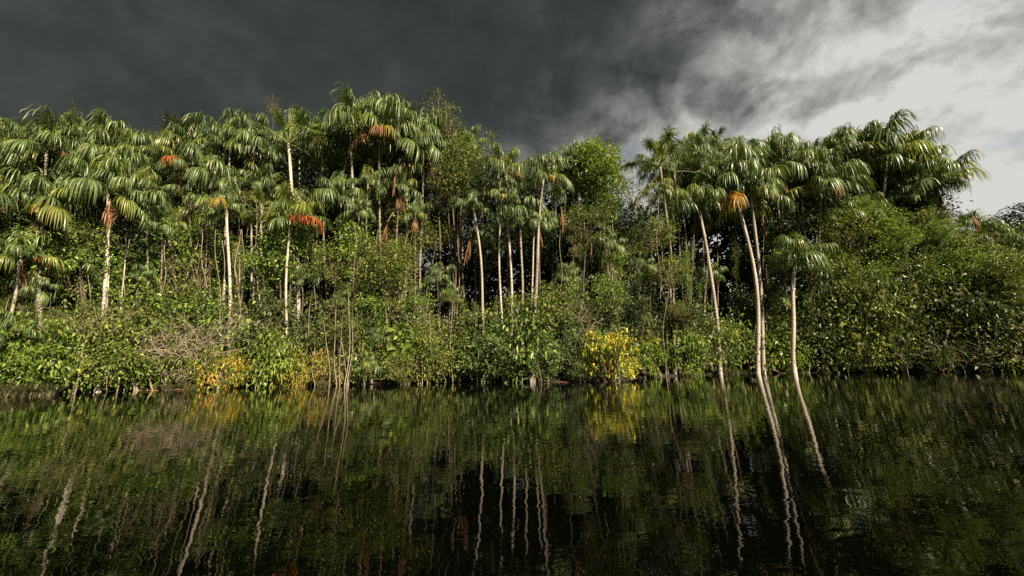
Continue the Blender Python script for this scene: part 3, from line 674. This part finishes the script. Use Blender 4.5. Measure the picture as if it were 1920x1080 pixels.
# sapling clump near the centre left waterline
for i, (bx, tx, ty) in enumerate([(617, 606, 600), (633, 632, 560), (638, 645, 580), (645, 652, 540), (650, 660, 600), (655, 640, 620), (785, 783, 640), (792, 794, 620), (800, 806, 600), (850, 850, 550)]):
    B = base_at(bx, -.9); T = at(tx, ty, B.y + .2) - B
    o = thing("sapling", B, "sapling", desc="thin pale sapling stem standing in the water", group="saplings standing in the water")
    obj("trunk", trunk_mesh(T, .028, .016, 700 + i, "dead_twig", wob=.06, sides=6), o)
    f, b = PROTO["t_sparse"][i % 3]; obj("crown", f, o, T - Vector((0, 0, .4)), (0, 0, i), .3)
for i in range(46):
    px = 20 + i * 42 + random.uniform(-20, 20); B = base_at(px, random.uniform(-.9, .2)); T = at(px + random.uniform(-26, 26), random.uniform(545, 665), B.y + random.uniform(0, .4)) - B
    pale = random.random() < .55
    o = thing("sapling", B, "sapling", desc=("thin pale" if pale else "thin brown") + " bare stem rising at the bank", group="bare stems along the bank")
    obj("trunk", trunk_mesh(T, .022 * B.y / 22, .010, 800 + i, "dead_twig" if pale else "twig", wob=.12, sides=5), o)
    f, b = PROTO["t_sparse"][i % 3]; obj("crown", f, o, T - Vector((0, 0, .5)), (0, 0, i), random.uniform(.2, .34))
lt = at(1758, 338, lean.location.y) - lean.location
for f_, w_ in ((.55, .22), (.68, .2), (.8, .17)): climber(lean, lt, f_, w_)
# hanging vines
def vine(px, d, py0, py1, i):
    B = base_at(px, d); a = at(px, py0, B.y); b = at(px + random.uniform(-10, 10), py1, B.y); g = G(); Q = []
    ph = random.uniform(0, 6)
    for k in range(12):
        u = k / 11; Q.append(a.lerp(b, u) - a + Vector((math.sin(ph + u * 7) * .09, 0, 0)))
    g.tube(Q, [.018] * 12, 4, 0)
    thing("hanging_vine", a, "vine", desc="thin pale hanging vine", group="hanging vines", me=g.mesh("vine", ["dead_twig"]))
for i, (px, a, b) in enumerate([(110, 420, 560), (168, 440, 600), (240, 440, 560), (312, 450, 560), (376, 430, 540), (404, 430, 600), (418, 450, 620), (456, 430, 600), (498, 460, 600), (592, 420, 580), (664, 430, 620), (708, 430, 560),
                                (764, 440, 560), (860, 420, 600), (1052, 430, 560), (1150, 420, 540), (1232, 430, 560), (1300, 440, 620), (1326, 440, 560), (1430, 430, 560), (1532, 440, 640), (1700, 460, 600)]):
    vine(px, random.uniform(-.1, .6), a, b, i)
# dead fronds hanging on their own in the thicket
for i, (px, py, s, m, lab) in enumerate([(890, 428, 2.1, "palm_dead", "brown shaggy dead frond clasping the slim pale trunk in the centre"),
        (752, 312, 2.0, "palm_dead", "copper dead frond dangling from its stalk right of spear topped palm"),
        (1432, 402, 2.4, "palm_dead", "brown folded dead frond dangling right of the twin trunks"),
        (828, 640, 2.2, "palm_dead", "rusty straw like dead frond hanging near the waterline, left of centre"),
        (738, 398, 2.2, "palm_dead", "long straight copper dead frond under the middle canopy"),
        (1385, 612, 1.5, "palm_dead", "dry straw coloured frond caught in shrubs left of twin trunks"),
        (1052, 388, 1.6, "palm_dead", "thin copper dead frond right of the centre clump"),
        (212, 372, 1.5, "palm_dead", "papery tan sheath hanging on the twisted trunk at left"),
        (1574, 540, 1.7, "palm_dead", "reddish dry frond beside the bent palm's right fans"),
        (1812, 392, 2.2, "palm_dead", "dried pale red frond drooping against the sky at far right"),
        (906, 332, 1.3, "palm_dead", "little coppery dead frond high beside the sparse twiggy tree")]):
    B = base_at(px, .1); P = at(px, py, B.y - .1)
    o = thing("dead_frond", P, "dead palm frond", label=lab, group="dead fronds hanging in the thicket")
    obj("leaf_blade", DM[i % 4], o, (0, 0, 0), (0, 0, random.choice([-.3, -2.6, -1.5])), s)
# shaggy bits on the leaning palm trunk
# marsh grass at the left end
def tussock(seed):
    rr = random.Random(seed); g = G(); V = []; F = []
    for i in range(190):
        a = rr.uniform(0, 6.28); q = Vector((rr.uniform(-.5, .5), rr.uniform(-.4, .4), 0)); d = Vector((math.cos(a) * .45, math.sin(a) * .45, 1)).normalized(); L = rr.uniform(.6, 1.5); w = Vector((-math.sin(a), math.cos(a), 0)); b = len(V)
        for k in range(6):
            h = .016 * (1 - k / 5.2); V += [tuple(q - w * h), tuple(q + w * h)]
            if k < 5: F.append((b + 2 * k, b + 2 * k + 1, b + 2 * k + 3, b + 2 * k + 2))
            q = q + d * L / 5; d = (d + Vector((math.cos(a) * .15, math.sin(a) * .15, -.36))).normalized()
    g.add(V, F, 0); return g.mesh("blades", ["reed"])
TU = [tussock(s) for s in range(3)]
for i, (px, d, s) in enumerate([(8, -.7, .9), (40, -.6, .8), (84, -.6, .7), (318, -1.0, .5), (355, -1.0, .5), (604, -1.0, .5), (1375, -.5, .7), (1440, -.4, .7), (760, -.9, .6), (1290, -.7, .6)]):
    B = base_at(px, d); thing("grass_tussock", B, "grass tussock", desc="tan green tussock of arching grass at the water", group="grass tussocks at the water", rz=i, me=TU[i % 3], sc=s)
# fallen leaves floating at the bank
for i, (px, d) in enumerate([(283, -1.6), (330, -1.5), (278, -1.9), (560, -1.4), (1052, -1.3), (1470, -.9)]):
    B = base_at(px, d); B.z = .012; g = G(); V = []; F = []
    for k in range(9):
        u = k / 8; hw = .09 * math.sin(math.pi * min(1, u * 1.02 + .02)) + .004; V += [(-.4 + .8 * u, -hw, .03 * math.sin(u * 3)), (-.4 + .8 * u, hw, .05 * math.sin(u * 3))]
        if k < 8: F.append((2 * k, 2 * k + 1, 2 * k + 3, 2 * k + 2))
    g.add(V, F, 0)
    o = thing("floating_leaf", B, "fallen leaf", desc="curled dry leaf floating by the bank", group="dry leaves floating by the bank", rz=random.uniform(-.4, .4), me=g.mesh("leaf", ["palm_dead"]))

# ------------------------------------------------------------------ deep forest behind, its shade painted in by the dark leaf colour
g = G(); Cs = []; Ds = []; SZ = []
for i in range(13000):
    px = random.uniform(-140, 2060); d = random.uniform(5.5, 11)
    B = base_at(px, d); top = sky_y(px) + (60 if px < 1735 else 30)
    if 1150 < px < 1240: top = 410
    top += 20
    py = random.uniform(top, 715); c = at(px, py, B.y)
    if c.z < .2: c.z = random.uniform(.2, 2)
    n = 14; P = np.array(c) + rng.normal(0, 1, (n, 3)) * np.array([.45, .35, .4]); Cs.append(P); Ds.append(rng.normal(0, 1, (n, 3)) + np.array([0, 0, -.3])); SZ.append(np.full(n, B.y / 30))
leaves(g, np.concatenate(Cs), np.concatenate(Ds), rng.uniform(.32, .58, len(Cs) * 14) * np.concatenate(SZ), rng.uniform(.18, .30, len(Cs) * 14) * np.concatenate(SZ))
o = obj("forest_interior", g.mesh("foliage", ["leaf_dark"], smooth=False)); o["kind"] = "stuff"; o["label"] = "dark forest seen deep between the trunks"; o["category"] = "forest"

# ------------------------------------------------------------------ ground and water
def grid_obj(name, xs, ys, zf, mat):
    V = [(x, y, zf(x, y)) for y in ys for x in xs]; nx = len(xs)
    F = [(j * nx + i, j * nx + i + 1, (j + 1) * nx + i + 1, (j + 1) * nx + i) for j in range(len(ys) - 1) for i in range(nx - 1)]
    g = G(); g.add(V, F); o = obj(name, g.mesh(name, [mat])); o["kind"] = "structure"; return o
m, nt, N, L = new_mat("soil")
out = N.new("ShaderNodeOutputMaterial"); p = N.new("ShaderNodeBsdfPrincipled"); nz = N.new("ShaderNodeTexNoise"); nz.inputs["Scale"].default_value = 3; nz.inputs["Detail"].default_value = 8
tc = N.new("ShaderNodeTexCoord"); L.new(tc.outputs["Object"], nz.inputs["Vector"]); r = ramp(nt, [(.3, (.012, .009, .006)), (.6, (.035, .026, .016)), (.8, (.08, .055, .03))])
L.new(nz.outputs["Fac"], r.inputs["Fac"]); L.new(r.outputs["Color"], p.inputs["Base Color"]); p.inputs["Roughness"].default_value = .9; L.new(p.outputs[0], out.inputs["Surface"])
MAT["soil"] = m
xs = [-1500, -700, -300, -150, -90] + list(np.arange(-60, 90, 1.5)) + [95, 130, 200, 400, 800, 1500]
def zf(x, y):
    d = y - shore_y(x)
    if d < 0: return max(-1.5, d * .35 - .06)
    return min(1.2, .10 + d * .07) + .05 * math.sin(x * 1.3) * math.sin(y * 1.7) - .16 * math.exp(-d * 3)
ys = [-60, -20, 0, 6] + list(np.arange(9, 70, 1.0)) + [80, 100, 140, 250, 500, 1000, 2500]
grid_obj("ground", xs, ys, zf, "soil")

m, nt, N, L = new_mat("water")
out = N.new("ShaderNodeOutputMaterial"); p = N.new("ShaderNodeBsdfPrincipled")
p.inputs["Base Color"].default_value = (.0008, .0010, .0005, 1); p.inputs["Roughness"].default_value = .012; p.inputs["IOR"].default_value = 1.28
tc = N.new("ShaderNodeTexCoord"); mp = N.new("ShaderNodeMapping"); mp.inputs["Scale"].default_value = (.7, 1.25, 1); mp.inputs["Rotation"].default_value = (0, 0, R(-14))
L.new(tc.outputs["Object"], mp.inputs[0])
n1 = N.new("ShaderNodeTexNoise"); n1.inputs["Scale"].default_value = 3.2; n1.inputs["Detail"].default_value = 3.0; n1.inputs["Roughness"].default_value = .5; n1.inputs["Distortion"].default_value = .4
n2 = N.new("ShaderNodeTexNoise"); n2.inputs["Scale"].default_value = .55; n2.inputs["Detail"].default_value = 1
L.new(mp.outputs[0], n1.inputs["Vector"]); L.new(mp.outputs[0], n2.inputs["Vector"])
b1 = N.new("ShaderNodeBump"); b1.inputs["Strength"].default_value = 1; b1.inputs["Distance"].default_value = .0025
b2 = N.new("ShaderNodeBump"); b2.inputs["Strength"].default_value = 1; b2.inputs["Distance"].default_value = .0045
L.new(n1.outputs["Fac"], b1.inputs["Height"]); L.new(n2.outputs["Fac"], b2.inputs["Height"]); L.new(b1.outputs[0], b2.inputs["Normal"]); L.new(b2.outputs[0], p.inputs["Normal"])
L.new(p.outputs[0], out.inputs["Surface"]); MAT["water"] = m
grid_obj("water", [-1500, 1500], [-200, 80], lambda x, y: 0.0, "water")

# ------------------------------------------------------------------ light and sky
SUN_EL, SUN_AZ = 41.0, 140.0   # azimuth measured clockwise from the view direction: behind the photographer, to the right
sd = Vector((math.sin(R(SUN_AZ)) * math.cos(R(SUN_EL)), math.cos(R(SUN_AZ)) * math.cos(R(SUN_EL)), math.sin(R(SUN_EL))))
sl = bpy.data.lights.new("sun", "SUN"); sl.energy = 5.0; sl.angle = R(.53); sl.color = (1.0, .86, .64)
so = bpy.data.objects.new("sun", sl); COL.objects.link(so); so.rotation_euler = sd.to_track_quat("Z", "Y").to_euler()

w = bpy.data.worlds.new("World"); scene.world = w; w.use_nodes = True
nt = w.node_tree; N, L = nt.nodes, nt.links; N.clear()
out = N.new("ShaderNodeOutputWorld"); bg = N.new("ShaderNodeBackground"); L.new(bg.outputs[0], out.inputs[0])
sky = N.new("ShaderNodeTexSky"); sky.sky_type = "NISHITA"; sky.sun_disc = False; sky.sun_elevation = R(SUN_EL); sky.sun_rotation = R(SUN_AZ)
tc = N.new("ShaderNodeTexCoord"); sep = N.new("ShaderNodeSeparateXYZ"); L.new(tc.outputs["Generated"], sep.inputs[0])
def math_(op, a, b=None, c=None):
    n = N.new("ShaderNodeMath"); n.operation = op
    for i, v in enumerate((a, b, c)):
        if v is None: continue
        if isinstance(v, (int, float)): n.inputs[i].default_value = v
        else: L.new(v, n.inputs[i])
    return n.outputs[0]
def noise(scale, detail, rough, dist=0, stretch=(1, 1, 1), off=0):
    mp = N.new("ShaderNodeMapping"); mp.inputs["Scale"].default_value = stretch; mp.inputs["Location"].default_value = (off, off * .7, off * .3)
    L.new(tc.outputs["Generated"], mp.inputs[0])
    n = N.new("ShaderNodeTexNoise"); n.inputs["Scale"].default_value = scale; n.inputs["Detail"].default_value = detail; n.inputs["Roughness"].default_value = rough; n.inputs["Distortion"].default_value = dist
    L.new(mp.outputs[0], n.inputs["Vector"]); return n.outputs["Fac"]
big = noise(1.6, 3, .5, .3, (1, 1, 1.6), 1.3)
fine = noise(8.5, 10, .60, .25, (1, 1, 1.35), 4.0)
s = math_("MULTIPLY_ADD", sep.outputs["Z"], -1.65, sep.outputs["X"])
s = math_("MULTIPLY_ADD", math_("SUBTRACT", big, .5), .55, s)
brt = N.new("ShaderNodeMapRange"); brt.interpolation_type = "SMOOTHSTEP"
L.new(s, brt.inputs["Value"]); brt.inputs["From Min"].default_value = -1.16; brt.inputs["From Max"].default_value = -.02
fx = math_("MULTIPLY", math_("SUBTRACT", fine, .5), 1.5)
k = math_("MULTIPLY", brt.outputs[0], math_("SUBTRACT", 1.55, brt.outputs[0]))
fac = math_("MULTIPLY_ADD", math_("SUBTRACT", noise(2.6, 6, .55, .3, (1, 1, 1.3), 9.1), .5), .46, math_("MULTIPLY_ADD", fx, math_("MULTIPLY_ADD", k, 1.7, .18), math_("ADD", brt.outputs[0], .13)))
pf = N.new("ShaderNodeMapRange"); pf.interpolation_type = "SMOOTHSTEP"; pf.inputs["From Min"].default_value = .50; pf.inputs["From Max"].default_value = .66
L.new(noise(6.5, 8, .58, .2, (1, 1, 1.7), 2.2), pf.inputs["Value"])   # darker rags of cloud in front of the pale ones
rag = math_("MULTIPLY", pf.outputs[0], -.26)
fac = math_("ADD", fac, math_("MULTIPLY", rag, brt.outputs[0]))
cr = ramp(nt, [(0, (.014, .017, .016)), (.12, (.023, .027, .025)), (.26, (.043, .047, .044)), (.42, (.084, .087, .082)), (.60, (.148, .150, .142)), (.82, (.250, .248, .236)), (1, (.345, .341, .325))])
L.new(math_("MULTIPLY", fac, .93), cr.inputs["Fac"])
# unseen sky behind the viewer, kept a dim grey to lower the fill light
back = N.new("ShaderNodeMapRange"); back.interpolation_type = "SMOOTHSTEP"; L.new(sep.outputs["Y"], back.inputs["Value"]); back.inputs["From Min"].default_value = .15; back.inputs["From Max"].default_value = -.35
mb = N.new("ShaderNodeMixRGB"); L.new(back.outputs[0], mb.inputs[0]); L.new(cr.outputs[0], mb.inputs[1])
sk = N.new("ShaderNodeMixRGB"); sk.blend_type = "MULTIPLY"; sk.inputs[0].default_value = 1; L.new(sky.outputs[0], sk.inputs[1]); sk.inputs[2].default_value = (.02, .02, .02, 1)
mc = N.new("ShaderNodeMixRGB"); mc.inputs[0].default_value = .6; L.new(sk.outputs[0], mc.inputs[1]); mc.inputs[2].default_value = (.034, .036, .035, 1)
L.new(mc.outputs[0], mb.inputs[2])
# a blue streak of open sky low on the right
bl = N.new("ShaderNodeMapRange"); bl.interpolation_type = "SMOOTHSTEP"; bl.inputs["From Min"].default_value = .60; bl.inputs["From Max"].default_value = .72
L.new(noise(2.2, 4, .5, .2, (1, 1, 5.5), 7.2), bl.inputs["Value"])
bm = N.new("ShaderNodeMixRGB"); L.new(math_("MULTIPLY", math_("MULTIPLY", bl.outputs[0], brt.outputs[0]), .55), bm.inputs[0]); L.new(mb.outputs[0], bm.inputs[1]); bm.inputs[2].default_value = (.21, .24, .275, 1)
L.new(bm.outputs[0], bg.inputs[0]); bg.inputs[1].default_value = 1.0

# ------------------------------------------------------------------ labels of the many: each by its landmark and its rank beside it
LM = [(-200, "by left edge"), (60, "under far left palms"), (150, "by sheath wrapped palm"), (250, "below left skyline notch"), (340, "by yellow fronded palm"), (450, "by white trunked palm"),
      (560, "by red dead frond"), (650, "by spear topped palm"), (745, "below ragged yellowish trees"), (850, "by brown skirted palm"), (930, "by the centre clump"), (1030, "below round topped tree"),
      (1110, "by the yellow bush"), (1190, "by starburst palm"), (1290, "by curving white trunk"), (1380, "by twin white trunks"), (1460, "by the bent palm"), (1540, "by straight brown trunk"), (1610, "below lime green tree"),
      (1690, "by leaning palm"), (1780, "under far right skyline"), (1860, "by right edge")]
ORD = ["leftmost", "second from left", "third from left", "fourth from left", "fifth from left", "sixth from left", "seventh from left", "eighth from left", "ninth from left", "tenth from left", "eleventh from left", "twelfth from left"]
bk = {}
for o, desc in REG:
    px = project(o.location)[0]
    pl = [n for a, n in LM if px >= a][-1] if px > -200 else LM[0][1]
    bk.setdefault((desc, pl), []).append((px, o))
for (desc, pl), L_ in bk.items():
    L_.sort(key=lambda t: t[0])
    for i, (px, o) in enumerate(L_):
        o["label"] = desc + " " + pl + ("" if len(L_) == 1 else ", " + ORD[min(i, 11)])
print("things", sum(1 for o in bpy.data.objects if "category" in o), "objects", len(bpy.data.objects))

# ------------------------------------------------------------------ render
scene.view_settings.view_transform = "Standard"; scene.view_settings.look = "None"; scene.view_settings.exposure = 0.98; scene.view_settings.gamma = 1
scene.cycles.max_bounces = 5; scene.cycles.diffuse_bounces = 1; scene.cycles.glossy_bounces = 3; scene.cycles.transmission_bounces = 2; scene.cycles.transparent_max_bounces = 4
scene.cycles.use_denoising = False
scene.cycles.sample_clamp_indirect = 4
